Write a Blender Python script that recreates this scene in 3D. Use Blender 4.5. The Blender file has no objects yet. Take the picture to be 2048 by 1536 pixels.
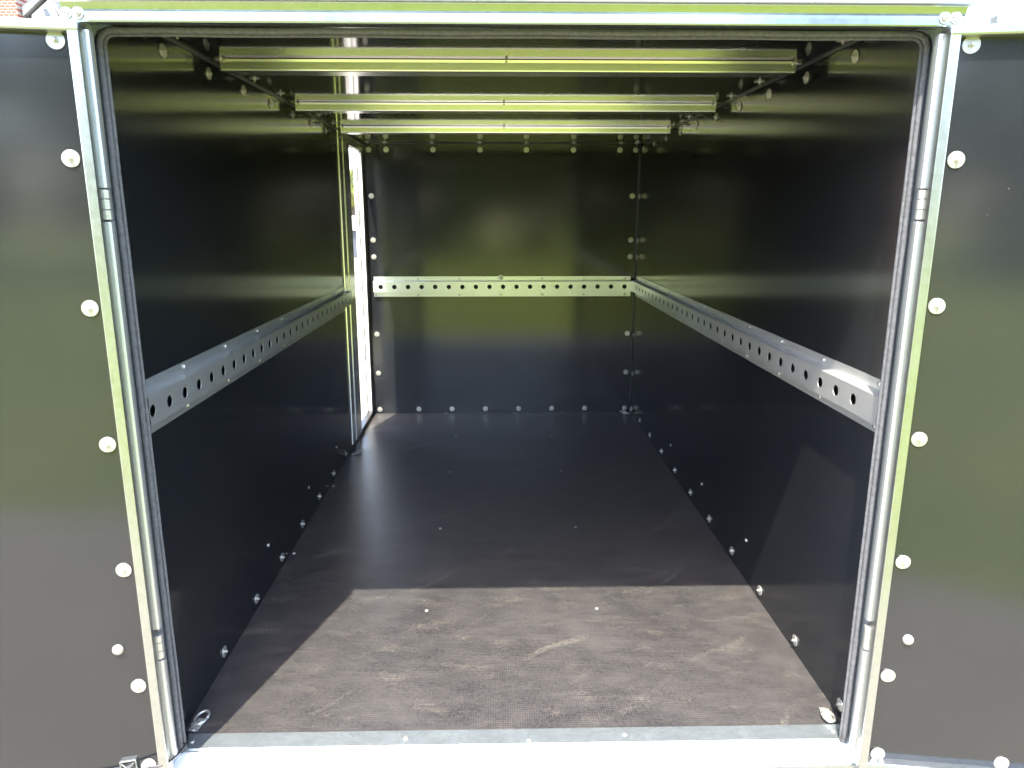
import bpy, bmesh, math, random
from mathutils import Vector, Matrix
random.seed(7)
S = bpy.context.scene
COL = S.collection
R = math.radians

# ------------------------------------------------------------------ camera
# metres: X right, Y into the trailer, Z up, trailer floor at Z = 0
cam = bpy.data.cameras.new('camera')
cam.sensor_fit = 'HORIZONTAL'; cam.sensor_width = 36.0
cam.lens = 1367.6 / 2048 * 36
cam.shift_x = 8.6 / 2048; cam.shift_y = -49.0 / 2048
cam.clip_start = 0.02; cam.clip_end = 600
co = bpy.data.objects.new('camera', cam); COL.objects.link(co)
yaw, pitch = 0.0203, 0.2106
fwd = Vector((math.sin(yaw)*math.cos(pitch), math.cos(yaw)*math.cos(pitch), -math.sin(pitch)))
co.location = (0.7026, -1.1027, 1.1430)
co.rotation_euler = fwd.to_track_quat('-Z', 'Y').to_euler()
S.camera = co
def px(x, y, Y):        # photo pixel -> point at depth Y (for placing far things)
    f = 1367.6; r = Vector((math.cos(yaw), -math.sin(yaw), 0)); u = r.cross(fwd)
    d = fwd + r * ((x - 1015.4) / f) - u * ((y - 719) / f); k = (Y - co.location.y) / d.y
    return co.location + d * k
S.render.resolution_x, S.render.resolution_y = 1024, 768

# ------------------------------------------------------------------ light
SUN_DIR = Vector((-0.33, -1.0, 2.05)).normalized()          # towards the sun
w = bpy.data.worlds.new('World'); S.world = w; w.use_nodes = True
nt = w.node_tree; bg = nt.nodes['Background']
sky = nt.nodes.new('ShaderNodeTexSky'); sky.sky_type = 'NISHITA'; sky.sun_disc = False
sky.sun_elevation = math.asin(SUN_DIR.z)
sky.sun_rotation = math.atan2(SUN_DIR.x, SUN_DIR.y)
sky.air_density = 1.0; sky.dust_density = 2.0; sky.ozone_density = 1.0
nt.links.new(sky.outputs[0], bg.inputs[0]); bg.inputs[1].default_value = 0.15
sl = bpy.data.lights.new('sun', 'SUN'); sl.energy = 2.05; sl.angle = R(0.53); sl.color = (1.0, 0.93, 0.80)
so = bpy.data.objects.new('sun', sl); COL.objects.link(so)
so.rotation_euler = SUN_DIR.to_track_quat('Z', 'Y').to_euler(); so.location = SUN_DIR * 30
S.view_settings.view_transform = 'Standard'; S.view_settings.look = 'None'
S.view_settings.exposure = 3.27; S.view_settings.gamma = 1.0
S.view_settings.use_curve_mapping = False
try:
    S.cycles.max_bounces = 12; S.cycles.glossy_bounces = 8; S.cycles.diffuse_bounces = 5
    S.cycles.caustics_reflective = True; S.cycles.blur_glossy = 0.5
    S.cycles.sample_clamp_indirect = 6.0
    S.cycles.use_denoising = True; S.cycles.denoising_input_passes = 'RGB_ALBEDO'; S.cycles.denoising_prefilter = 'ACCURATE'
except Exception: pass

# ------------------------------------------------------------------ node helpers
def new_mat(name):
    m = bpy.data.materials.new(name); m.use_nodes = True
    t = m.node_tree; b = t.nodes['Principled BSDF']
    return m, t, b
def N(t, kind, **kw):
    n = t.nodes.new(kind)
    for k, v in kw.items():
        if k in n.inputs: n.inputs[k].default_value = v
        else: setattr(n, k, v)
    return n
def coords(t, scale=(1,1,1), rot=(0,0,0), src='Object'):
    c = t.nodes.new('ShaderNodeTexCoord'); mp = t.nodes.new('ShaderNodeMapping')
    mp.inputs['Scale'].default_value = scale; mp.inputs['Rotation'].default_value = rot
    t.links.new(c.outputs[src], mp.inputs[0]); return mp.outputs[0]
def noise(t, vec, scale, detail=4, rough=0.55):
    n = N(t, 'ShaderNodeTexNoise', Scale=scale, Detail=detail, Roughness=rough)
    t.links.new(vec, n.inputs['Vector']); return n.outputs['Fac']
def ramp(t, fac, stops):
    r = t.nodes.new('ShaderNodeValToRGB'); e = r.color_ramp.elements
    while len(e) < len(stops): e.new(0.5)
    for i, (p, c) in enumerate(stops):
        e[i].position = p; e[i].color = (c, c, c, 1) if isinstance(c, (int, float)) else (*c, 1)
    t.links.new(fac, r.inputs[0]); return r.outputs[0]
def maprange(t, fac, a, b, c, d):
    n = N(t, 'ShaderNodeMapRange'); n.inputs[1].default_value = a; n.inputs[2].default_value = b
    n.inputs[3].default_value = c; n.inputs[4].default_value = d
    t.links.new(fac, n.inputs[0]); return n.outputs[0]
def mix(t, fac, a, b):
    n = t.nodes.new('ShaderNodeMix'); n.data_type = 'RGBA'
    for sock, v in ((n.inputs[0], fac), (n.inputs[6], a), (n.inputs[7], b)):
        if isinstance(v, bpy.types.NodeSocket): t.links.new(v, sock)
        elif isinstance(v, (int, float)): sock.default_value = v
        else: sock.default_value = (*v, 1)
    return n.outputs[2]
def mth(t, op, a, b=None):
    n = t.nodes.new('ShaderNodeMath'); n.operation = op
    for i, v in enumerate((a, b)):
        if v is None: continue
        if isinstance(v, (int, float)): n.inputs[i].default_value = v
        else: t.links.new(v, n.inputs[i])
    return n.outputs[0]
def bump(t, b, h, strength, dist):
    n = N(t, 'ShaderNodeBump', Strength=strength, Distance=dist)
    t.links.new(h, n.inputs['Height']); t.links.new(n.outputs[0], b.inputs['Normal'])

# ------------------------------------------------------------------ materials
def mat_panel(name='black_film_plywood', r0=0.118, r1=0.138):
    m, t, b = new_mat(name)
    v = coords(t)
    smear = noise(t, v, 3.0, 5)
    base = mix(t, ramp(t, smear, [(0.42, 0.0), (0.75, 1.0)]), (0.0105, 0.0122, 0.0142), (0.0138, 0.0148, 0.0160))
    vo = N(t, 'ShaderNodeTexVoronoi', Scale=26.0); t.links.new(v, vo.inputs['Vector'])
    speck = ramp(t, vo.outputs['Distance'], [(0.018, 1.0), (0.030, 0.0)])
    keep = ramp(t, noise(t, v, 7.0, 2), [(0.52, 0.0), (0.60, 1.0)])
    dots = mth(t, 'MULTIPLY', speck, keep)
    base = mix(t, mth(t, 'MULTIPLY', dots, 0.6), base, (0.25, 0.24, 0.22))
    t.links.new(base, b.inputs['Base Color'])
    r = maprange(t, noise(t, v, 9.0, 6), 0.3, 0.75, r0, r1)
    t.links.new(r, b.inputs['Roughness']); b.inputs['IOR'].default_value = 1.62
    return m
def mat_galv(name, col=(0.44, 0.465, 0.46), rough=(0.29, 0.34), metallic=0.97, spangle=95, brush=None, bmp=0.02, dark=0.90):
    m, t, b = new_mat(name)
    v = coords(t)
    vo = N(t, 'ShaderNodeTexVoronoi', Scale=spangle); t.links.new(v, vo.inputs['Vector'])
    cell = N(t, 'ShaderNodeSeparateColor'); t.links.new(vo.outputs['Color'], cell.inputs[0])
    n1 = noise(t, v, 14, 6, 0.65)
    f = mth(t, 'ADD', mth(t, 'MULTIPLY', cell.outputs[0], 0.35), mth(t, 'MULTIPLY', n1, 0.65))
    c2 = tuple(x * dark for x in col)
    base = mix(t, ramp(t, f, [(0.25, 0.0), (0.75, 1.0)]), c2, col)
    t.links.new(base, b.inputs['Base Color'])
    t.links.new(maprange(t, f, 0.25, 0.75, *rough), b.inputs['Roughness'])
    b.inputs['Metallic'].default_value = metallic
    h = noise(t, coords(t, brush) if brush else v, 60, 3)
    if bmp: bump(t, b, h, bmp, 0.001)
    return m
def mat_sheet(name, col, rough, metallic=0.97):
    m, t, b = new_mat(name)
    n = noise(t, coords(t), 5.0, 3)
    t.links.new(mix(t, n, tuple(c * 0.96 for c in col), tuple(c * 1.03 for c in col)), b.inputs['Base Color'])
    t.links.new(maprange(t, n, 0.3, 0.7, rough - 0.01, rough + 0.01), b.inputs['Roughness'])
    b.inputs['Metallic'].default_value = metallic
    return m
def mat_floor():
    m, t, b = new_mat('mesh_film_floor')
    v = coords(t)
    sep = t.nodes.new('ShaderNodeSeparateXYZ'); t.links.new(v, sep.inputs[0])
    k = 2 * math.pi / 0.0085
    u1 = mth(t, 'SINE', mth(t, 'MULTIPLY', mth(t, 'ADD', sep.outputs[0], mth(t, 'MULTIPLY', sep.outputs[1], 0.9)), k * 0.75))
    u2 = mth(t, 'SINE', mth(t, 'MULTIPLY', mth(t, 'SUBTRACT', sep.outputs[0], mth(t, 'MULTIPLY', sep.outputs[1], 0.9)), k * 0.75))
    grid = mth(t, 'MULTIPLY', u1, u2)
    grain = ramp(t, noise(t, v, 120, 4, 0.85), [(0.40, 0.0), (0.62, 1.0)])
    # dust: broad veil + tan scuffs + fine scratches
    veil = ramp(t, noise(t, v, 2.4, 8, 0.62), [(0.38, 0.0), (0.72, 1.0)])
    sc = noise(t, coords(t, (3.0, 7.0, 1), (0, 0, 0.5)), 2.1, 9, 0.68)
    scuff = ramp(t, sc, [(0.54, 0.0), (0.64, 0.35), (0.76, 1.0)])
    base = mix(t, veil, (0.020, 0.0195, 0.021), (0.044, 0.042, 0.042))
    mott = ramp(t, noise(t, coords(t, (1, 2.2, 1), (0, 0, 0.2)), 9.0, 10, 0.74), [(0.42, 0.0), (0.62, 1.0)])
    base = mix(t, mth(t, 'MULTIPLY', mott, 0.36), base, (0.100, 0.092, 0.088))
    base = mix(t, mth(t, 'MULTIPLY', grain, 0.50), base, (0.080, 0.073, 0.070))
    base = mix(t, mth(t, 'MULTIPLY', mth(t, 'MULTIPLY', scuff, grain), 0.75), base, (0.21, 0.18, 0.14))
    sw = N(t, 'ShaderNodeTexWave', Scale=1.1, Distortion=9.0, Detail=3.0); sw.inputs['Detail Scale'].default_value = 0.8
    t.links.new(coords(t, (1, 1, 1), (0, 0, 0.9)), sw.inputs['Vector'])
    scr = ramp(t, sw.outputs['Fac'], [(0.986, 0.0), (0.998, 1.0)])
    scr = mth(t, 'MULTIPLY', scr, ramp(t, noise(t, v, 2.6, 3), [(0.50, 0.0), (0.60, 1.0)]))
    base = mix(t, mth(t, 'MULTIPLY', mth(t, 'MULTIPLY', scr, grain), 0.55), base, (0.20, 0.18, 0.15))
    base = mix(t, maprange(t, grid, -0.5, 0.7, 0.50, 0.0), base, (0.010, 0.010, 0.010))
    t.links.new(base, b.inputs['Base Color'])
    r = mth(t, 'ADD', maprange(t, veil, 0, 1, 0.30, 0.40), mth(t, 'MULTIPLY', scuff, 0.12))
    t.links.new(r, b.inputs['Roughness']); b.inputs['IOR'].default_value = 1.65
    return m
def mat_simple(name, col, rough=0.5, metallic=0.0, var=0.25, scale=30, bmp=0.0):
    m, t, b = new_mat(name)
    v = coords(t); f = noise(t, v, scale, 5, 0.6)
    t.links.new(mix(t, ramp(t, f, [(0.3, 0.0), (0.7, 1.0)]), tuple(c * (1 - var) for c in col), tuple(min(1, c * (1 + var)) for c in col)), b.inputs['Base Color'])
    b.inputs['Roughness'].default_value = rough; b.inputs['Metallic'].default_value = metallic
    if bmp: bump(t, b, f, bmp, 0.01)
    return m
M_panel = mat_panel(); M_ceil = mat_panel('black_film_ceiling', 0.072, 0.084)
M_galv = mat_galv('galvanised_steel')
M_strip = mat_galv('galvanised_strip', (0.47, 0.53, 0.56), (0.34, 0.42), 0.90, 160, None, 0.01, 0.94)
M_alu = mat_sheet('folded_aluminium', (0.78, 0.78, 0.74), 0.25)
M_rail = mat_sheet('sheet_rail_steel', (0.68, 0.70, 0.69), 0.31, 0.80)
M_cover = mat_sheet('rolled_cover', (0.52, 0.54, 0.54), 0.42, 0.85)
M_post = mat_sheet('post_steel', (0.50, 0.54, 0.57), 0.38, 0.85)
M_head = mat_galv('galvanised_header', (0.37, 0.41, 0.40), (0.20, 0.25), 0.97, 95, None, 0.01, 0.93)
M_zinc = mat_galv('zinc_washer', (0.50, 0.495, 0.45), (0.34, 0.42), 0.72, 200)
M_white = mat_simple('pale_sill_sunlit_post', (0.72, 0.71, 0.68), 0.45, 0.0, 0.06, 18)
M_floor = mat_floor()
M_rubber = mat_simple('grey_rubber_seal', (0.088, 0.090, 0.096), 0.7, 0, 0.3, 120, 0.25)
M_black = mat_simple('black_plastic', (0.012, 0.012, 0.013), 0.35, 0, 0.2, 40)
M_bead = mat_simple('dark_sealant', (0.030, 0.034, 0.040), 0.28, 0, 0.3, 50, 0.3)
M_hole = mat_simple('dark_hole_shade', (0.006, 0.006, 0.007), 0.6, 0, 0.1, 20)
M_skin = mat_simple('outer_skin', (0.30, 0.31, 0.31), 0.4, 0.0, 0.05, 6)

# ------------------------------------------------------------------ mesh helpers
class MB:
    def __init__(s): s.v = []; s.f = []
    def add(s, vs, fs):
        o = len(s.v); s.v += [tuple(p) for p in vs]; s.f += [tuple(i + o for i in f) for f in fs]
    def box(s, x0, x1, y0, y1, z0, z1):
        s.add([(x, y, z) for x in (x0, x1) for y in (y0, y1) for z in (z0, z1)],
              [(0,1,3,2), (4,6,7,5), (0,4,5,1), (2,3,7,6), (0,2,6,4), (1,5,7,3)])
        return s
    def prism(s, prof, axis, a, b, closed=True, caps=True):
        """extrude a 2-D profile along an axis; profile is in the other two axes, in order"""
        n = len(prof)
        def P(u, v, w): return {'X': (w, u, v), 'Y': (u, w, v), 'Z': (u, v, w)}[axis]
        vs = [P(u, v, a) for u, v in prof] + [P(u, v, b) for u, v in prof]
        k = n if closed else n - 1
        fs = [(i, (i + 1) % n, n + (i + 1) % n, n + i) for i in range(k)]
        if caps and closed: fs += [tuple(range(n))[::-1], tuple(range(n, 2 * n))]
        s.add(vs, fs); return s
    def tube(s, pts, r, n=10, rx=None):
        pts = [Vector(p) for p in pts]; rings = []
        up = None
        for i, p in enumerate(pts):
            d = (pts[min(i + 1, len(pts) - 1)] - pts[max(i - 1, 0)]).normalized()
            if up is None:
                up = Vector((0, 1, 0)) if abs(d.y) < 0.9 else Vector((1, 0, 0))
            a = (up - d * up.dot(d)).normalized(); up = a; b = d.cross(a)
            rings.append([p + a * (rx or r) * math.cos(2 * math.pi * k / n) + b * r * math.sin(2 * math.pi * k / n) for k in range(n)])
        o = len(s.v)
        for q in rings: s.v += [tuple(x) for x in q]
        for i in range(len(rings) - 1):
            for k in range(n):
                s.f.append((o + i*n + k, o + i*n + (k+1) % n, o + (i+1)*n + (k+1) % n, o + (i+1)*n + k))
        s.f.append(tuple(o + k for k in range(n))[::-1]); e = o + (len(rings) - 1) * n
        s.f.append(tuple(e + k for k in range(n))); return s
    def lathe(s, prof, n=16):
        o = len(s.v)
        for r, z in prof:
            for k in range(n): s.v.append((r * math.cos(2*math.pi*k/n), r * math.sin(2*math.pi*k/n), z))
        for i in range(len(prof) - 1):
            for k in range(n):
                s.f.append((o + i*n + k, o + i*n + (k+1) % n, o + (i+1)*n + (k+1) % n, o + (i+1)*n + k))
        s.f.append(tuple(o + (len(prof)-1)*n + k for k in range(n))); return s
    def mesh(s, name, mat, smooth=False):
        me = bpy.data.meshes.new(name); me.from_pydata(s.v, [], s.f)
        bm = bmesh.new(); bm.from_mesh(me); bmesh.ops.recalc_face_normals(bm, faces=bm.faces)
        bm.to_mesh(me); bm.free()
        me.materials.append(mat)
        if smooth: me.shade_smooth()
        return me
    def build(s, name, mat, parent=None, smooth=False, bevel=0.0, seg=2):
        o = bpy.data.objects.new(name, s.mesh(name, mat, smooth)); link(o, parent)
        if bevel:
            b = o.modifiers.new('bevel', 'BEVEL'); b.width = bevel; b.segments = seg
            b.limit_method = 'ANGLE'; b.angle_limit = R(25); b.harden_normals = False
        return o
def link(o, parent=None):
    COL.objects.link(o)
    if parent is not None:
        o.parent = parent
        if parent.type == 'EMPTY': o.matrix_parent_inverse = Matrix.Translation(-parent.location)
    return o
def thing(name, label, cat, loc=(0, 0, 0), group=None):
    o = bpy.data.objects.new(name, None); o.location = loc; o.empty_display_size = 0.2; COL.objects.link(o)
    o['label'] = label; o['category'] = cat
    if group: o['group'] = group
    return o
def structure(o): o['kind'] = 'structure'; return o

GZ = -0.55                                           # ground level under the trailer
W, L, H = 1.5, 2.751, 1.514
def slope(y): return GZ - max(0.0, y - 4) * 0.031

# ================================================================== SETTING
def grid_sheet(name, poly_fn, xs, ys, dz, mat):
    mb = MB(); nx = len(xs)
    for y in ys:
        for x in xs: mb.v.append((*poly_fn(x, y), slope(poly_fn(x, y)[1]) + dz))
    for j in range(len(ys) - 1):
        for i in range(nx - 1): mb.f.append((j*nx+i, j*nx+i+1, (j+1)*nx+i+1, (j+1)*nx+i))
    return structure(mb.build(name, mat))
mg, t, b = new_mat('lawn_grass')
v = coords(t); f = noise(t, v, 0.7, 8, 0.7); f2 = noise(t, v, 45, 4, 0.8)
gcol = mix(t, ramp(t, f, [(0.35, 0.0), (0.68, 1.0)]), (0.170, 0.232, 0.004), (0.272, 0.300, 0.012))
gcol = mix(t, ramp(t, f2, [(0.3, 0.6), (0.65, 0.0)]), gcol, (0.030, 0.060, 0.010))
t.links.new(gcol, b.inputs['Base Color']); b.inputs['Roughness'].default_value = 0.9; bump(t, b, f2, 0.8, 0.04)
M_grass = mg
mp, t, b = new_mat('pale_paving')
v = coords(t); f = noise(t, v, 1.2, 8, 0.65); f2 = noise(t, v, 60, 3, 0.8)
pc = mix(t, f, (0.180, 0.153, 0.112), (0.255, 0.222, 0.165)); pc = mix(t, mth(t, 'MULTIPLY', f2, 0.5), pc, (0.13, 0.12, 0.095))
t.links.new(pc, b.inputs['Base Color']); b.inputs['Roughness'].default_value = 0.85; bump(t, b, f2, 0.5, 0.01)
M_pave = mp
ysl = [-90, -30, -8, 0, 4, 20, 60, 160]
grid_sheet('lawn', lambda x, y: (x, y), [-160, -40, 0, 40, 160], ysl, -0.006, M_grass)
def pavefn(x, y):
    if y > -3.5: return (x, y)
    return (x, -1.3 - (4.0 - x) * 0.29)
grid_sheet('pavement', pavefn, [-60, -20, -4, 0, 4.0], [-4, 0, 4, 20, 60, 110], 0.0, M_pave)

# ================================================================== TRAILER
TR = thing('cargo_trailer', 'box cargo trailer with black plywood interior, galvanised frame and both rear doors open', 'trailer', (0.75, 1.5, GZ))

# --- rivet washer, screw, bolt meshes (shared)
rw = MB(); rw.lathe([(0.0146, 0.0), (0.0148, 0.0009), (0.0143, 0.0019), (0.0050, 0.0022), (0.0046, 0.0036), (0.0030, 0.0044), (0.0026, 0.0088), (0.0015, 0.0094)], 18)
ME_rivet = rw.mesh('rivet_washer', M_zinc)
for p in ME_rivet.polygons: p.use_smooth = False
ms = MB(); ms.lathe([(0.0058, 0), (0.0055, 0.0016), (0.0040, 0.0036), (0.0015, 0.0044)], 12); ME_screw = ms.mesh('screw', M_zinc, True)
mf = MB(); mf.lathe([(0.0056, 0), (0.0053, 0.0008), (0.0036, 0.0016), (0.0014, 0.0018)], 14); ME_fscrew = mf.mesh('floor_screw', M_zinc, True)
mb_ = MB(); mb_.lathe([(0.0100, 0), (0.0100, 0.0014), (0.0060, 0.0018)], 16); mb_.lathe([(0.0064, 0.0016), (0.0064, 0.0052), (0.0050, 0.0064)], 6); mb_.lathe([(0.0034, 0.0064), (0.0034, 0.0090)], 10)
ME_bolt = mb_.mesh('bolt', M_zinc)
mc = MB(); mc.lathe([(0.0112, 0), (0.0112, 0.0012), (0.0095, 0.0050), (0.0055, 0.0078), (0.0020, 0.0086)], 18); ME_coach = mc.mesh('coach_bolt', M_zinc, True)
def put(me, name, loc, normal, parent, jit=3.0):
    o = bpy.data.objects.new(name, me); link(o, parent)
    q = Vector(normal).to_track_quat('Z', 'Y')
    e = Matrix.Rotation(R(random.uniform(-jit, jit)), 4, 'X') @ Matrix.Rotation(R(random.uniform(-jit, jit)), 4, 'Y') @ Matrix.Rotation(random.uniform(0, 6.28), 4, 'Z')
    o.matrix_basis = Matrix.Translation(Vector(loc) + Vector(normal) * 0.0006) @ q.to_matrix().to_4x4() @ e
    return o

# --- floor
floor = MB().box(-0.012, W + 0.012, 0.235, L + 0.012, -0.018, 0).build('floor_panel', M_floor, TR)
for x in (0.501, 1.003):
    for y in (0.715, 1.251, 1.815, 2.327): put(ME_fscrew, 'screw', (x, y, 0), (0, 0, 1), floor)
for x in (0.42, 0.82, 1.09): put(ME_screw, 'screw', (x, 2.742, 0), (0, 0, 1), floor)
for y in (0.45, 1.04): put(ME_screw, 'screw', (0.012, y + .62, 0), (0, 0, 1), floor)

# --- walls (each plywood board a part)
T = 0.018
right = MB().box(W, W + T, 0.20, L + T, 0.0, H).build('side_wall', M_panel, TR)
lw = MB()
lw.box(-T, 0, 0.20, 2.24, 0, H); lw.box(-T, 0, 2.24, 2.736, 1.462, H)
lw.box(-T, 0, 2.736, L + T, 0, H); lw.box(-T, 0, 2.24, 2.736, 0, 0.020)
left = lw.build('side_wall', M_panel, TR)
front = MB().box(0, W, L, L + T, 0, H).build('front_wall', M_panel, TR)
ceil = MB().box(-T, W + T, 0.205, L + T, H, H + T).build('ceiling_panel', M_ceil, TR)
under = MB().box(-0.02, W + 0.02, 0.24, L + 0.02, -0.075, -0.0185).build('chassis_frame', M_galv, TR)
MB().box(-T - 0.006, -T - 0.001, 0.20, 2.235, -0.07, H + T).build('outer_skin', M_skin, TR)
MB().box(W + T + 0.001, W + T + 0.006, 0.20, L + T, -0.07, H + T).build('outer_skin', M_skin, TR)
MB().box(-T - 0.008, W + T + 0.008, 0.14, L + T + 0.006, H + T + 0.001, H + T + 0.006).build('roof_skin', M_skin, TR)

ys_floor_r = [2.228 - 0.2464 * i for i in range(8)] + [2.474, 2.715, 0.26]
for y in ys_floor_r: put(ME_rivet, 'rivet_washer', (W, y, 0.033), (-1, 0, 0), right)
for i in range(7): put(ME_rivet, 'rivet_washer', (0, 1.976 - 0.2484 * i, 0.033), (1, 0, 0), left)
for i in range(10):
    y = 0.49 + 0.2405 * i
    put(ME_rivet, 'rivet_washer', (W, y, 1.480), (-1, 0, 0), right)
    put(ME_rivet, 'rivet_washer', (W - 0.031, y, H), (0, 0, -1), ceil)
    if i < 8:
        put(ME_rivet, 'rivet_washer', (0, y - 0.019, 1.481), (1, 0, 0), left)
        put(ME_rivet, 'rivet_washer', (0.034, y - 0.019, H), (0, 0, -1), ceil)
put(ME_rivet, 'rivet_washer', (W - 0.031, 0.268, H), (0, 0, -1), ceil)
for z in (1.231, 0.98, 0.725, 0.47, 0.22, 0.03):
    put(ME_rivet, 'rivet_washer', (W, 0.232, z), (-1, 0, 0), right)
for y, z in ((1.822, 0.119), (1.353, 0.125), (0.881, 0.130)): put(ME_screw, 'screw', (W, y, z), (-1, 0, 0), right)
for y, z in ((1.335, 0.131), (0.863, 0.138), (1.80, 0.128)): put(ME_screw, 'screw', (0, y, z), (1, 0, 0), left)
for x in (0.031, 0.125, 0.377, 0.631, 0.882, 1.137, 1.390, 1.476):
    put(ME_rivet, 'rivet_washer', (x, L, 1.479), (0, -1, 0), front)
    put(ME_rivet, 'rivet_washer', (x, L - 0.032, H), (0, 0, -1), ceil)
for z in (1.236, 0.998, 0.906, 0.470, 0.242, 0.026):
    put(ME_rivet, 'rivet_washer', (0.036, L, z), (0, -1, 0), front)
    put(ME_rivet, 'rivet_washer', (1.467, L, z), (0, -1, 0), front)
    put(ME_rivet, 'rivet_washer', (W, L - 0.035, z - 0.002), (-1, 0, 0), right)
for i in range(6): put(ME_rivet, 'rivet_washer', (0.263 + 0.1938 * i, L, 0.026), (0, -1, 0), front)

# --- sealant beads in the corners
def bead(p, q, r=0.0042):
    p, q = Vector(p), Vector(q); n = 26; pts = []
    for i in range(n + 1):
        a = p.lerp(q, i / n); pts.append(a + Vector([random.uniform(-1, 1) * 0.0005 for _ in range(3)]))
    return MB().tube(pts, r, 8).build('corner_bead', M_bead, TR, True)
bead((0.0015, 0.21, H - 0.0015), (0.0015, L, H - 0.0015)); bead((W - 0.0015, 0.21, H - 0.0015), (W - 0.0015, L, H - 0.0015))
bead((0, L - 0.0015, H - 0.0015), (W, L - 0.0015, H - 0.0015), 0.0035)
bead((W - 0.0015, L - 0.0015, 0), (W - 0.0015, L - 0.0015, H)); bead((0.001, L - 0.0015, 0), (0.001, L - 0.0015, H))

# --- perforated tie rails (hat section, real holes)
def tie_rail(n_holes, pitch, first, length, place, flip_screws):
    """local: u along the rail, w proud of the wall, z up (0 = rail foot)"""
    hz = [0.0, 0.0245, 0.0890, 0.1130]; P = 0.025; rh = 0.0128
    mb = MB()
    q = lambda a: mb.add(a, [(0, 1, 2, 3)])
    u0, u1 = 0.0, length
    q([(u0, 0.0012, hz[0]), (u1, 0.0012, hz[0]), (u1, 0.0012, hz[1]), (u0, 0.0012, hz[1])])
    q([(u0, 0.0012, hz[1]), (u1, 0.0012, hz[1]), (u1, P, hz[1] + 0.003), (u0, P, hz[1] + 0.003)])
    zb, zt = hz[1] + 0.003, hz[2] - 0.003; zc = (zb + zt) / 2
    q([(u0, P, zt), (u1, P, zt), (u1, 0.0012, hz[2]), (u0, 0.0012, hz[2])])
    q([(u0, 0.0012, hz[2]), (u1, 0.0012, hz[2]), (u1, 0.0012, hz[3]), (u0, 0.0012, hz[3])])
    def plate(a, b_): q([(a, P, zb), (b_, P, zb), (b_, P, zt), (a, P, zt)])
    nseg = 24; hw = pitch / 2
    lo = first - hw
    if lo > u0: plate(u0, lo)
    for h in range(n_holes):
        c = first + h * pitch; a0, a1 = max(u0, c - hw), min(u1, c + hw)
        ring, sq = [], []
        for k in range(nseg):
            an = 2 * math.pi * k / nseg; cx, sx = math.cos(an), math.sin(an)
            ring.append((c + rh * cx, P, zc + rh * sx))
            hh = (zt - zb) / 2; s_ = 1 / max(abs(cx) / hw, abs(sx) / hh)
            sq.append((min(a1, max(a0, c + s_ * cx)), P, zc + s_ * sx))
        inner = [(x, P - 0.0012, z) for x, y, z in ring]
        vs = ring + sq + inner; fs = []
        for k in range(nseg):
            k2 = (k + 1) % nseg
            fs.append((k, k2, nseg + k2, nseg + k)); fs.append((k, 2*nseg + k, 2*nseg + k2, k2))
        # corner fills
        mb.add(vs, fs)
        for cx, cz in ((a0, zb), (a1, zb), (a1, zt), (a0, zt)):
            best = sorted(range(nseg), key=lambda k: (sq[k][0]-cx)**2 + (sq[k][2]-cz)**2)[:2]
            o = len(mb.v); mb.v += [(cx, P, cz), sq[best[0]], sq[best[1]]]; mb.f.append((o, o+1, o+2))
    hi = first + (n_holes - 1) * pitch + hw
    if hi < u1: plate(hi, u1)
    mb.v = [place(*p) for p in mb.v]
    o = mb.build('tie_rail', M_rail, TR)
    return o
zr = 0.689
PT = 0.0761
def seal_n(o):      # thickness so the sheet edge reads
    s = o.modifiers.new('thickness', 'SOLIDIFY'); s.thickness = 0.0012; s.offset = 0
    b = o.modifiers.new('bevel', 'BEVEL'); b.width = 0.0016; b.segments = 2; b.limit_method = 'ANGLE'; b.angle_limit = R(50)
rb = tie_rail(19, 0.0758, 0.042, 1.446, lambda u, w_, z: (0.030 + u, L - w_, zr - 0.005 + z), 0)
rr = tie_rail(31, PT, 0.099, 2.515, lambda u, w_, z: (W - w_, 0.205 + u, zr + 0.006 * (1 - u / 2.5) + z), 0)
rl = tie_rail(26, 0.0726, 0.012, 1.960, lambda u, w_, z: (w_, 0.205 + u, zr + 0.014 - 0.004 * u + z), 0)
for o in (rb, rr, rl):
    m = bmesh.new(); m.from_mesh(o.data); bmesh.ops.remove_doubles(m, verts=m.verts, dist=1e-5); bmesh.ops.recalc_face_normals(m, faces=m.faces); m.to_mesh(o.data); m.free()
    s = o.modifiers.new('thickness', 'SOLIDIFY'); s.thickness = 0.0012; s.offset = 0
MB().box(0.032, 1.472, L - 0.0115, L - 0.0105, zr + 0.024, zr + 0.080).build('rail_hole_shade', M_hole, TR)  # added dark sheets inside the rails, standing in for shade behind the holes
MB().box(W - 0.0115, W - 0.0105, 0.21, 2.715, zr + 0.032, zr + 0.084).build('rail_hole_shade', M_hole, TR)
MB().box(0.0105, 0.0115, 0.21, 2.155, zr + 0.034, zr + 0.088).build('rail_hole_shade', M_hole, TR)
for i in range(10):
    y = 0.250 + 0.2455 * i
    for dz in (0.013, 0.103):
        put(ME_screw, 'screw', (W - 0.0018, y, zr + 0.006 * (1 - (y-.2)/2.5) + dz), (-1, 0, 0), rr)
        if i < 8: put(ME_screw, 'screw', (0.0018, 0.174 + 0.2455 * (i + 1) , zr + 0.014 - 0.004*(y) + dz), (1, 0, 0), rl)
for i in range(7):
    x = 0.062 + 0.2480 * i * 0.93
    for dz in (0.009, 0.099): put(ME_screw, 'screw', (0.042 + 0.2335 * i if i else 0.040, L - 0.0018, zr - 0.004 + dz), (0, -1, 0), rb)
put(ME_rivet, 'rivet_washer', (0.742, L - 0.002, zr + 0.103), (0, -1, 0), rb)

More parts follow.
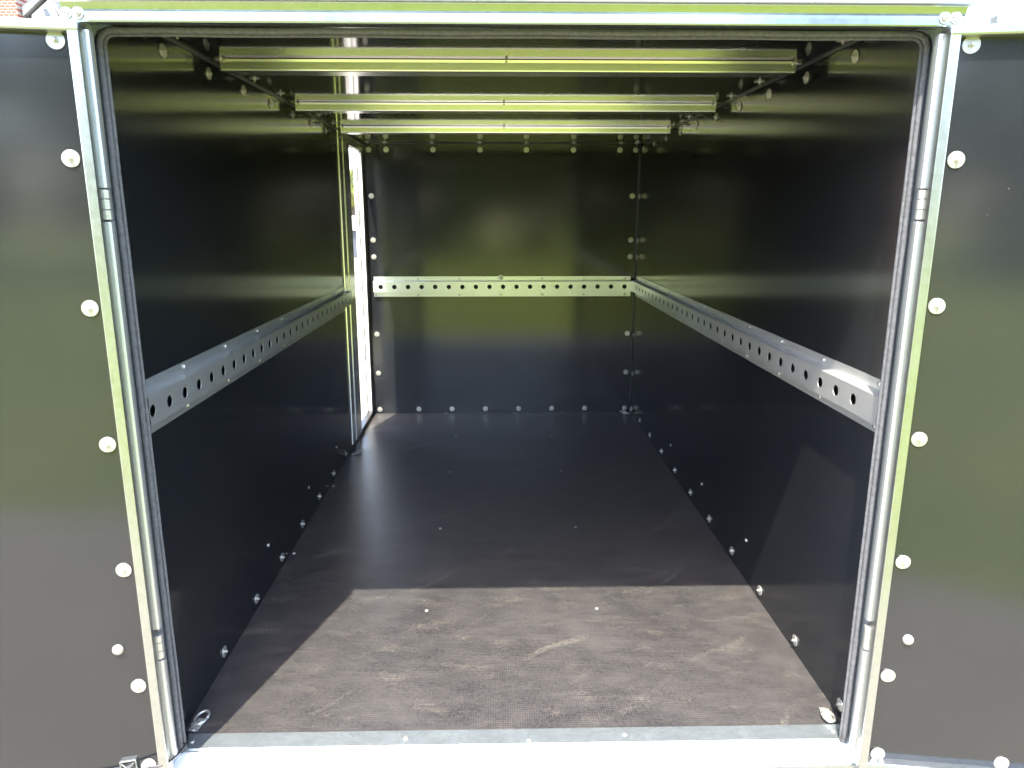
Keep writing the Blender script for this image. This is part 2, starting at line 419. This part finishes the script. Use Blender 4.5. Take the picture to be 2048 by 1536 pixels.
# --- roof bows
def roof_bow(y, x0, x1):
    zt, zb = H - 0.0014, H - 0.0285
    yt0, yb0, yb1, yt1 = y, y + 0.0033, y + 0.060, y + 0.064
    mb = MB()
    # front flank with rolled edges; trapezoid ends: the underside is shorter than the flank
    fr_ = [(yt0, zt), (yt0 + 0.0016, zt - 0.0046), (yt0 + 0.0020, zt - 0.0060), (yb0 + 0.0006, zb + 0.0040), (yb0 + 0.0016, zb + 0.0014), (yb0 + 0.0040, zb), (yb1, zb), (yt1, zt)]
    def ring(x, dx): return [(x + (dx if y_ > y + 0.03 else 0), y_, z_) for y_, z_ in fr_]
    a, c = ring(x0, 0.020), ring(x1, -0.020); n_ = len(fr_)
    mb.add(a + c, [(i, (i + 1) % n_, n_ + (i + 1) % n_, n_ + i) for i in range(n_)] + [tuple(range(n_))[::-1], tuple(range(n_, 2 * n_))])
    mb.box(x0 - 0.014, x0 + 0.010, yt0 - 0.0010, yt0 + 0.03, zt - 0.0010, zt + 0.0006)
    mb.box(x1 - 0.010, x1 + 0.014, yt0 - 0.0010, yt0 + 0.03, zt - 0.0010, zt + 0.0006)
    o = mb.build('roof_bow', M_alu, TR)
    for sx_, k_ in (((x0 + x1) / 2 - 0.01, 0.55), (x0 + 0.010, 0.6), (x1 - 0.010, 0.6)):
        q_ = put(ME_screw, 'screw', (sx_, y + 0.0004, zt - 0.0045), (0, -1, -0.1), o); q_.matrix_basis = q_.matrix_basis @ Matrix.Scale(k_, 4)
roof_bow(0.700, 0.034, 1.458); roof_bow(1.372, 0.028, 1.472); roof_bow(2.022, 0.040, 1.480)

# --- side door opening: jamb profiles, header, far post with hinges
mb = MB()
mb.prism([(0.0005, 2.122), (0.0075, 2.124), (0.0080, 2.188), (0.0040, 2.191), (0.0040, 2.199), (0.0115, 2.202), (0.0115, 2.326), (-0.010, 2.328), (-0.010, 2.30), (0.0005, 2.30)], 'Z', 0.026, H - 0.002)
jamb = mb.build('side_door_jamb', M_alu, TR, bevel=0.001)
for z in (0.12, 0.36, 0.60, 0.86, 1.10, 1.33): put(ME_screw, 'screw', (0.004, 2.195, z), (1, 0, 0), jamb)
MB().box(0.0006, 0.0060, 2.328, 2.75, 1.4645, 1.507).build('side_door_header', M_alu, TR, bevel=0.001)
MB().box(-0.026, 0.0060, 2.328, 2.735, 0.0205, 0.030).build('side_door_sill', M_black, TR, bevel=0.001)
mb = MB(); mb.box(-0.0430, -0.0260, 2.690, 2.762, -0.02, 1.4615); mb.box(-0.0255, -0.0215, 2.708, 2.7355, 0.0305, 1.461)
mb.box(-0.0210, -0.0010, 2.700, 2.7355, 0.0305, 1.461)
post = mb.build('side_door_post', M_white, TR, bevel=0.0012)  # galvanised post given a white colour to stand for its sunlit glare
for z in (1.10, 0.36):
    for k in range(3): MB().tube([(-0.0235, 2.697, z + 0.022 * k), (-0.0235, 2.697, z + 0.022 * k + 0.020)], 0.0052, 12).build('hinge_knuckle', M_zinc, post, False)
for z in (0.30, 0.55): put(ME_screw, 'screw', (-0.011, 2.6995, z), (0, -1, 0), post)
MB().tube([(-0.0020, 2.7300, 0.03), (-0.0020, 2.7300, 1.461)], 0.0040, 8).build('side_door_seal', M_rubber, TR, True)

# --- rear frame: posts, header, sill
for s in (0, 1):
    fx = (lambda x: x) if s else (lambda x: 1.494 - x)
    pr = [(1.4780, 0.132), (1.4870, 0.125), (1.5265, 0.125), (1.5290, 0.130), (1.5290, 0.199), (1.4680, 0.199), (1.4680, 0.1905), (1.4780, 0.1850)]
    o = MB().prism([(fx(x), y) for x, y in pr], 'Z', -0.06, 1.458).build('rear_post', M_post, TR, bevel=0.0015)
    # rolled hinge cover standing in the corner of the reveal
    cx = fx(1.4690)
    cp = [(1.4592, 0.1375), (1.4606, 0.1318), (1.4640, 0.1296), (1.4742, 0.1292), (1.4775, 0.1306), (1.4780, 0.1450), (1.4600, 0.1450)]
    for a, c in ((0.030, 0.262), (0.332, 1.128), (1.186, 1.4405)):
        MB().prism([(fx(x), y) for x, y in cp], 'Z', a, c).build('hinge_cover', M_cover, TR, bevel=0.0008)
    for z0 in (0.266, 1.132):
        h = MB().tube([(cx, 0.1370, z0), (cx, 0.1370, z0 + 0.016)], 0.0096, 16)
        h.tube([(cx, 0.1370, z0 + 0.0175), (cx, 0.1370, z0 + 0.0345)], 0.0096, 16)
        h.tube([(cx, 0.1370, z0 + 0.036), (cx, 0.1370, z0 + 0.051)], 0.0096, 16)
        h.box(min(cx, fx(1.486)), max(cx, fx(1.486)), 0.136, 0.140, z0 + 0.001, z0 + 0.050)
        h.build('hinge', M_zinc, TR, bevel=0.0008)
# header beam: lower flank leans back, upper flank leans out under the roof cap
pr = [(0.205, 1.4575), (0.134, 1.4575), (0.130, 1.4500), (0.1262, 1.4508), (0.1256, 1.4535), (0.1257, 1.4620), (0.1258, 1.4670), (0.1256, 1.4705), (0.1244, 1.4740), (0.1230, 1.4775), (0.1216, 1.4808), (0.1204, 1.4822), (0.205, 1.4822)]
hd = MB().prism(pr, 'X', -0.004, 1.498).build('header_beam', M_head, TR, bevel=0.0006)
pr = [(0.205, 1.4826), (0.1135, 1.4826), (0.1120, 1.4842), (0.1135, 1.4875), (0.1290, 1.5120), (0.1500, 1.5330), (0.205, 1.5345)]
MB().prism(pr, 'X', -0.012, 1.506).build('roof_cap', M_strip, TR, bevel=0.0008)
for x in (0.0035, 0.0230, 1.4620, 1.4810): put(ME_bolt, 'bolt', (x, 0.1262, 1.4640), (0, -1, 0.06), hd, 2)
for x, sgn in ((0.0162, 1), (1.4778, -1)):            # corner gusset outside the bend of the seal
    MB().prism([(x, 1.4573), (x + sgn * 0.034, 1.4573), (x + sgn * 0.020, 1.4545), (x + sgn * 0.008, 1.4480), (x + sgn * 0.0015, 1.4360), (x, 1.4220)], 'Y', 0.1740, 0.1900).build('corner_gusset', M_galv, TR)

# door seal: bulb plus lip swept round three sides of the opening
def seal_path(inset, rad, y):
    x0, x1, zt = 0.018 + inset, 1.476 - inset, 1.4565 - inset; pts = []
    z = 0.004
    while z < zt - rad: pts.append((x0, y, z)); z += 0.05
    for k in range(9):
        a = math.pi - k / 8 * math.pi / 2; pts.append((x0 + rad + rad * math.cos(a), y, zt - rad + rad * math.sin(a)))
    n = 30
    for k in range(1, n): pts.append((x0 + rad + (x1 - x0 - 2 * rad) * k / n, y, zt + math.sin(k * 0.9) * 0.0005))
    for k in range(9):
        a = math.pi / 2 - k / 8 * math.pi / 2; pts.append((x1 - rad + rad * math.cos(a), y, zt - rad + rad * math.sin(a)))
    z = zt - rad - 0.04
    while z > 0.004: pts.append((x1, y, z)); z -= 0.05
    pts.append((x1, y, 0.004))
    return [(p[0] + random.uniform(-1, 1) * 0.0004, p[1] + random.uniform(-1, 1) * 0.0004, p[2]) for p in pts]
sm = MB(); sm.tube(seal_path(0.0052, 0.024, 0.1810), 0.0052, 12); sm.tube(seal_path(0.0112, 0.018, 0.1865), 0.0032, 10)
sm.build('door_seal', M_rubber, TR, True)

# threshold strip, pale sill ledge, bumper beam
th = MB().prism([(0.2345, -0.012), (0.2345, 0.0030), (0.2325, 0.0034), (0.1905, 0.0030), (0.1875, 0.0005), (0.1870, -0.012)], 'X', 0.004, 1.496).build('threshold_strip', M_strip, TR, bevel=0.0006)
for x, y in ((0.503, 0.210), (0.776, 0.198), (0.991, 0.211), (0.033, 0.210), (1.462, 0.212)): put(ME_fscrew, 'screw', (x, y, 0.0032), (0, 0, 1), th)
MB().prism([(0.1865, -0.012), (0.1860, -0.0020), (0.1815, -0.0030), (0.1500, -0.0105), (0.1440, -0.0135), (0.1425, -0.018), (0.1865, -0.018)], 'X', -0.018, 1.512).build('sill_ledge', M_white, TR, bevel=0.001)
MB().prism([(0.1380, -0.0185), (0.1370, -0.095), (0.230, -0.095), (0.230, -0.0185)], 'X', -0.030, 1.524).build('bumper_beam', M_galv, TR, bevel=0.002)

# --- rear doors
DX, DY, DZ0, DZ1, DW, LIP, REC = 1.4630, 0.1050, 0.002, 1.448, 0.735, 0.0175, 0.019
def rear_door(s):
    hx = DX if s > 0 else 1.494 - DX
    d = MB().box(min(0.010*s, (DW-.01)*s), max(0.010*s, (DW-.01)*s), REC, REC + 0.012, DZ0 + 0.004, DZ1 - 0.004).build('rear_door', M_panel, TR)
    d.location = (hx, DY, 0); d.rotation_euler = (0, 0, -s * R(7.5))
    d['label'] = 'black plywood rear door swung open on the ' + ('right' if s > 0 else 'left')
    def cb(name, a, b_, c, e, bev=0.0022):
        o = MB().box(min(a*s, b_*s), max(a*s, b_*s), 0.0, REC + 0.016, c, e).build(name, M_galv, d, bevel=bev)
        return o
    cb('frame_channel', 0.0, LIP, DZ0, DZ1); cb('frame_channel', DW - LIP, DW, DZ0, DZ1)
    o = cb('frame_channel', -0.001, DW + 0.001, DZ1 - 0.0165, DZ1 + 0.0006, 0.004); o.location.y = -0.0012
    o = cb('frame_channel', -0.0008, DW + 0.0008, DZ0 - 0.0005, DZ0 + 0.0165, 0.004); o.location.y = -0.0012
    xi = 0.0425
    for z in (1.4205, 1.234, 0.978, 0.724, 0.470, 0.2155, 0.0290): put(ME_rivet, 'rivet_washer', (s * xi, REC, z), (0, -1, 0), d)
    for k in (1, 2):
        put(ME_rivet, 'rivet_washer', (s * (xi + 0.243 * k), REC, 0.0310), (0, -1, 0), d); put(ME_rivet, 'rivet_washer', (s * (xi + 0.243 * k), REC, 1.4205), (0, -1, 0), d)
    put(ME_coach, 'coach_bolt', (s * (xi + 0.029), REC, 0.3005), (0, -1, 0), d)
    return d
dl = rear_door(-1); dr = rear_door(1)

# --- lashing rings
def ring(x, y, rz, flat):
    e = MB().box(-0.011, 0.011, -0.020, 0.020, 0.0, 0.0022)
    e.box(-0.013, 0.013, -0.006, 0.004, 0.0023, 0.0062)
    o = e.build('tie_down_ring', M_zinc, TR, bevel=0.001)
    o.location = Vector((x, y, 0.0008)); o.rotation_euler = (0, 0, rz)
    pts = []
    for k in range(21):
        a = math.pi * 2 * k / 20; pts.append((0.0135 * math.cos(a), 0.016 + 0.019 * math.sin(a), 0.0080 + 0.0022 * math.sin(a)))
    MB().tube(pts, 0.0030, 10).build('ring', M_zinc, o, True)
    for yy in (-0.0155, 0.0135): put(ME_fscrew, 'screw', (0, yy, 0.0018), (0, 0, 1), o)
    return o
ring(0.023, 0.262, R(-14), 0); ring(1.473, 0.268, R(170), 0); ring(0.030, 2.060, R(-40), 0); ring(1.470, 2.722, R(70), 0)

# --- cable and its clip on the left door
cl = MB(); cl.box(-0.014, 0.014, 0.0, 0.004, -0.014, 0.014)
clip = cl.build('cable_clip', M_black, TR, bevel=0.0015)
clip.location = (-0.0490, 0.1095, 0.0330); clip.rotation_euler = (0, R(-4), R(7.5))
fr = MB()
for a in ((-0.016, 0.016, 0.0135, 0.0160), (-0.016, 0.016, -0.0160, -0.0135)): fr.box(a[0], a[1], -0.003, 0.004, a[2], a[3])
for a in ((-0.0160, -0.0135), (0.0135, 0.0160)): fr.box(a[0], a[1], -0.003, 0.004, -0.0133, 0.0133)
fr.build('clip_frame', M_galv, clip, bevel=0.0008)
fr = MB(); fr.tube([(-0.012, -0.003, 0.011), (0.0, -0.006, 0.0), (0.012, -0.003, 0.011)], 0.0018, 8); fr.lathe([(0.0045, 0), (0.0045, 0.003)], 10)
fr.build('clip_bracket', M_galv, clip)
pts = [(-0.42, 0.050, 0.012), (-0.25, 0.074, 0.016), (-0.12, 0.092, 0.020), (-0.060, 0.099, 0.024)] + [tuple(px(*q)) for q in ((290, 1537, 0.100), (318, 1533, 0.101), (338, 1524, 0.112), (352, 1512, 0.135), (364, 1499, 0.160), (374, 1484, 0.190), (378, 1470, 0.225), (374, 1462, 0.240))]
cu = bpy.data.curves.new('cable', 'CURVE'); cu.dimensions = '3D'; sp = cu.splines.new('NURBS'); sp.points.add(len(pts) - 1)
for p, q in zip(sp.points, pts): p.co = (*q, 1)
sp.use_endpoint_u = True; sp.order_u = 4; cu.bevel_depth = 0.0022; cu.bevel_resolution = 3; cu.materials.append(M_black)
tmp = bpy.data.objects.new('cable_curve', cu); COL.objects.link(tmp)
dg = bpy.context.evaluated_depsgraph_get(); cm = bpy.data.meshes.new_from_object(tmp.evaluated_get(dg))
bpy.data.objects.remove(tmp); cab = bpy.data.objects.new('cable', cm); link(cab, TR)

# --- wheels carrying the trailer
for sx in (-0.16, 1.66):
    ty = MB(); ty.lathe([(0.15, -0.07), (0.25, -0.085), (0.285, -0.06), (0.29, 0.0), (0.285, 0.06), (0.25, 0.085), (0.15, 0.07)], 40)
    wh = ty.build('wheel', M_rubber, TR, True); wh.matrix_basis = Matrix.Translation((sx, 1.55, GZ + 0.29)) @ Matrix.Rotation(R(90), 4, 'Y')
    rm = MB(); rm.lathe([(0.02, 0.02), (0.06, 0.05), (0.12, 0.03), (0.155, 0.06), (0.155, -0.06), (0.02, -0.05)], 32); rm.build('rim', M_galv, wh, True)
MB().tube([(-0.12, 1.55, GZ + 0.29), (1.62, 1.55, GZ + 0.29)], 0.03, 12).build('axle', M_galv, TR)
MB().box(0.10, 0.16, 0.30, 2.70, GZ + 0.30, -0.076).build('chassis_rail', M_galv, TR); MB().box(1.34, 1.40, 0.30, 2.70, GZ + 0.30, -0.076).build('chassis_rail', M_galv, TR)

# ================================================================== SURROUNDINGS SEEN PAST THE TRAILER
M_brick = None
m, t, b = new_mat('red_brick'); br = N(t, 'ShaderNodeTexBrick', Scale=4.0); br.inputs['Color1'].default_value = (0.30, 0.075, 0.045, 1); br.inputs['Color2'].default_value = (0.22, 0.055, 0.035, 1); br.inputs['Mortar'].default_value = (0.35, 0.30, 0.25, 1)
t.links.new(coords(t, (1, 1, 1), (R(90), 0, 0)), br.inputs['Vector']); t.links.new(br.outputs[0], b.inputs['Base Color']); b.inputs['Roughness'].default_value = 0.9; M_brick = m
M_render = mat_simple('pale_render', (0.52, 0.46, 0.38), 0.8, 0, 0.08, 3)
M_roof = mat_simple('grey_roof', (0.12, 0.12, 0.125), 0.7, 0, 0.2, 4)
M_ltroof = mat_simple('light_roof', (0.50, 0.47, 0.45), 0.8, 0, 0.1, 3)
M_trim = mat_simple('white_trim', (0.70, 0.70, 0.68), 0.5, 0, 0.03, 3)
M_gdoor = mat_simple('slate_garage_door', (0.055, 0.062, 0.075), 0.5, 0, 0.05, 3)
M_pane = mat_simple('window_pane', (0.05, 0.055, 0.06), 0.08, 0, 0.1, 2)

# brick house whose chimney and grey gable show over the left door
YB = 16.0; g = slope(YB)
A = lambda x, y, d=0.0: px(x, y, YB + d)
c0, c1 = A(-60, 30), A(31, -40)
hs = thing('brick_house', 'red brick house with grey gabled dormer above the left rear door', 'house', ((c0.x + c1.x) / 2, YB + 4, g))
MB().box(c0.x - 6, A(170, 0).x, YB + 0.6, YB + 8, g, A(0, 60).z).build('wall', M_brick, hs)
zr0 = A(0, 60).z
MB().prism([(YB + 0.2, zr0 - 0.05), (YB + 4.2, zr0 + 0.25), (YB + 8.4, zr0 - 0.05)], 'X', c0.x - 6.3, A(172, 0).x).build('roof', M_roof, hs)
MB().box(c0.x, c1.x, YB - 0.1, YB + 0.59, g, c1.z).build('chimney', M_brick, hs)
d0, d1, dt = A(56, 27), A(108, 27), A(92, -12)
dm = MB().prism([(d0.x, zr0 - 0.3), (d1.x, zr0 - 0.3), (d1.x, d1.z), (dt.x, dt.z - 0.05), (d0.x, d0.z)], 'Y', YB + 0.12, YB + 3).build('dormer', M_trim, hs)
k = 0.14
MB().prism([(d0.x - 0.12, d0.z - 0.06), (dt.x, dt.z), (d1.x + 0.12, d1.z - 0.06), (d1.x + 0.12, d1.z + k), (dt.x, dt.z + k * 1.3), (d0.x - 0.12, d0.z + k)], 'Y', YB, YB + 3.1).build('dormer_roof', M_roof, dm)
w0, w1 = A(84, 30), A(91, 16)
MB().prism([(w0.x, w0.z), (w1.x + 0.05, w0.z), (w1.x - 0.03, w1.z), (w0.x, w1.z + 0.02)], 'Y', YB + 0.09, YB + 0.115).build('window', M_pane, dm)
e0, e1 = A(33, 26), A(54, -20)
MB().box(e0.x, e1.x, YB + 0.7, YB + 3, zr0 - 0.4, e1.z).build('rendered_wall', M_render, hs)

# house on the right whose ridge shows over the right door
YR = 28.0; g = slope(YR); r0 = px(1996, 37, YR)
hs = thing('far_house', 'pale house with only its roof ridge showing above the right rear door', 'house', (r0.x + 5, YR, g))
MB().box(r0.x + 0.3, r0.x + 11, YR - 4, YR + 4, g, r0.z - 3.2).build('wall', M_render, hs)
MB().prism([(YR - 4.4, r0.z - 3.4), (YR, r0.z), (YR + 4.4, r0.z - 3.4)], 'X', r0.x, r0.x + 11.4).build('roof', M_ltroof, hs)
q0, q1 = px(1986, 45, YR), px(1995, 33, YR)
MB().box(q0.x, q1.x, YR - 0.2, YR + 0.2, r0.z - 3.3, q1.z).build('chimney', M_roof, hs)
MB().box(r0.x, r0.x + 11.4, YR - 0.12, YR + 0.12, r0.z - 0.05, r0.z + 0.09).build('ridge_cap', mat_simple('ridge_tile', (0.20, 0.13, 0.12), 0.8, 0, 0.2, 4), hs)

# garage and gable seen through the side doorway
Y1 = 46.0
p0, p1 = px(676, 515, Y1), px(722, 462, Y1); g = p0.z
hs = thing('garage', 'low pale garage with slate grey door seen through the side doorway', 'garage', ((p0.x + p1.x) / 2, Y1, g))
MB().box(p0.x - 3, p1.x + 4, Y1 + 0.1, Y1 + 6, g - 0.4, p1.z + 0.22).build('wall', M_render, hs)
MB().box(p0.x, p1.x - 0.1, Y1, Y1 + 0.09, g, p1.z).build('garage_door', M_gdoor, hs)
MB().box(p0.x - 3.2, p1.x + 4.2, Y1 - 0.25, Y1 + 0.05, p1.z + 0.05, p1.z + 0.25).build('fascia', M_trim, hs)
e0, e1 = px(690, 431, Y1 + 3), px(722, 446, Y1)
MB().prism([(Y1 - 0.4, p1.z + 0.26), (Y1 + 3, e0.z), (Y1 + 6.4, p1.z + 0.26)], 'X', p0.x - 3.4, p1.x + 4.4).build('roof', M_ltroof, hs)
Y2 = 64.0; q0 = px(711, 411, Y2); gg = slope(Y2)
hs = thing('gabled_house', 'tan gabled house behind the garage seen through the side doorway', 'house', (q0.x, Y2, gg))
M_tan = mat_simple('tan_brick', (0.45, 0.27, 0.14), 0.85, 0, 0.1, 2)
MB().prism([(q0.x - 4, gg), (q0.x + 4, gg), (q0.x + 4, q0.z - 4), (q0.x, q0.z), (q0.x - 4, q0.z - 4)], 'Y', Y2, Y2 + 8).build('wall', M_tan, hs)
MB().prism([(q0.x - 4.3, q0.z - 4.2), (q0.x, q0.z + 0.12), (q0.x + 4.3, q0.z - 4.2), (q0.x + 4.3, q0.z - 3.95), (q0.x, q0.z + 0.4), (q0.x - 4.3, q0.z - 3.95)], 'Y', Y2 - 0.3, Y2 + 8.3).build('roof', M_roof, hs)

# leaves
M_leaf = mat_simple('leaf', (0.17, 0.19, 0.04), 0.6, 0, 0.35, 3)
def leaves(n, sampler, size):
    mb = MB()
    for _ in range(n):
        c = Vector(sampler()); a = Vector([random.gauss(0, 1) for _ in range(3)]).normalized(); b2 = a.cross(Vector([random.gauss(0, 1) for _ in range(3)])).normalized()
        s_ = size * random.uniform(0.6, 1.3); q = a.cross(b2)
        mb.add([c - b2 * s_, c + q * s_ * 0.45, c + b2 * s_, c - q * s_ * 0.45], [(0, 1, 2, 3)])
    return mb
Y3 = 56.0; tc = px(703, 372, Y3); tg = slope(Y3)
tree = thing('tree', 'green leafy tree rising over the gabled roof beyond the side doorway', 'tree', (tc.x, Y3, tg))
mb = MB(); mb.tube([(tc.x, Y3, tg), (tc.x + 0.1, Y3, tg + 2.2), (tc.x - 0.05, Y3, tc.z)], 0.16, 8)
for k in range(7):
    a = k * 0.9; mb.tube([(tc.x, Y3, tg + 2 + 0.35 * k), (tc.x + 0.9 * math.cos(a), Y3 + 0.9 * math.sin(a), tg + 3 + 0.4 * k)], 0.05, 6)
mb.build('trunk', mat_simple('bark', (0.10, 0.075, 0.05), 0.9, 0, 0.3, 5), tree)
cl = [(random.gauss(0, 0.75), random.gauss(0, 0.75), random.gauss(0, 0.9)) for _ in range(22)]
def smp():
    c = random.choice(cl); return (tc.x + c[0] + random.gauss(0, 0.22), Y3 + c[1] + random.gauss(0, 0.22), tc.z + c[2] + random.gauss(0, 0.22))
leaves(5000, smp, 0.10).build('crown', M_leaf, tree)

# trees closing the lawn behind the photographer (mirrored in the panels and steel)
M_bark = mat_simple('tree_bark', (0.10, 0.075, 0.05), 0.9, 0, 0.3, 5)
for i in range(11):
    tx = -27 + 5.4 * i + random.uniform(-0.8, 0.8); ty = -24 + random.uniform(-2, 2); th_ = random.uniform(7.0, 9.5)
    place_ = ['leftmost', 'second from the left', 'third from the left', 'fourth from the left', 'fifth from the left', 'middle', 'fifth from the right', 'fourth from the right', 'third from the right', 'second from the right', 'rightmost'][i]
    tr = thing('garden_tree', 'broad leafy tree, %s of the row along the far lawn edge' % place_, 'tree', (tx, ty, GZ), 'trees along the far edge of the lawn')
    tb = MB(); tb.tube([(tx, ty, GZ), (tx + 0.1, ty, 2.0), (tx, ty, th_ * 0.6)], 0.2, 8)
    for k in range(6):
        a = k * 1.05; tb.tube([(tx, ty, 1.5 + 0.5 * k), (tx + 2 * math.cos(a), ty + 2 * math.sin(a), 3.0 + 0.6 * k)], 0.06, 6)
    tb.build('trunk', M_bark, tr)
    cls = []
    for _ in range(40):
        a = random.uniform(0, 6.28); zz = random.uniform(0.0, 1.0); rr_ = 3.3 * (1 - 0.5 * zz * zz) * random.random() ** 0.5
        cls.append((rr_ * math.cos(a), rr_ * math.sin(a), GZ + 0.3 + zz * th_))
    def smt():
        c = random.choice(cls); return (tx + c[0] + random.gauss(0, 0.5), ty + c[1] + random.gauss(0, 0.5), max(GZ, c[2] + random.gauss(0, 0.45)))
    leaves(5200, smt, 0.30).build('crown', M_leaf, tr)
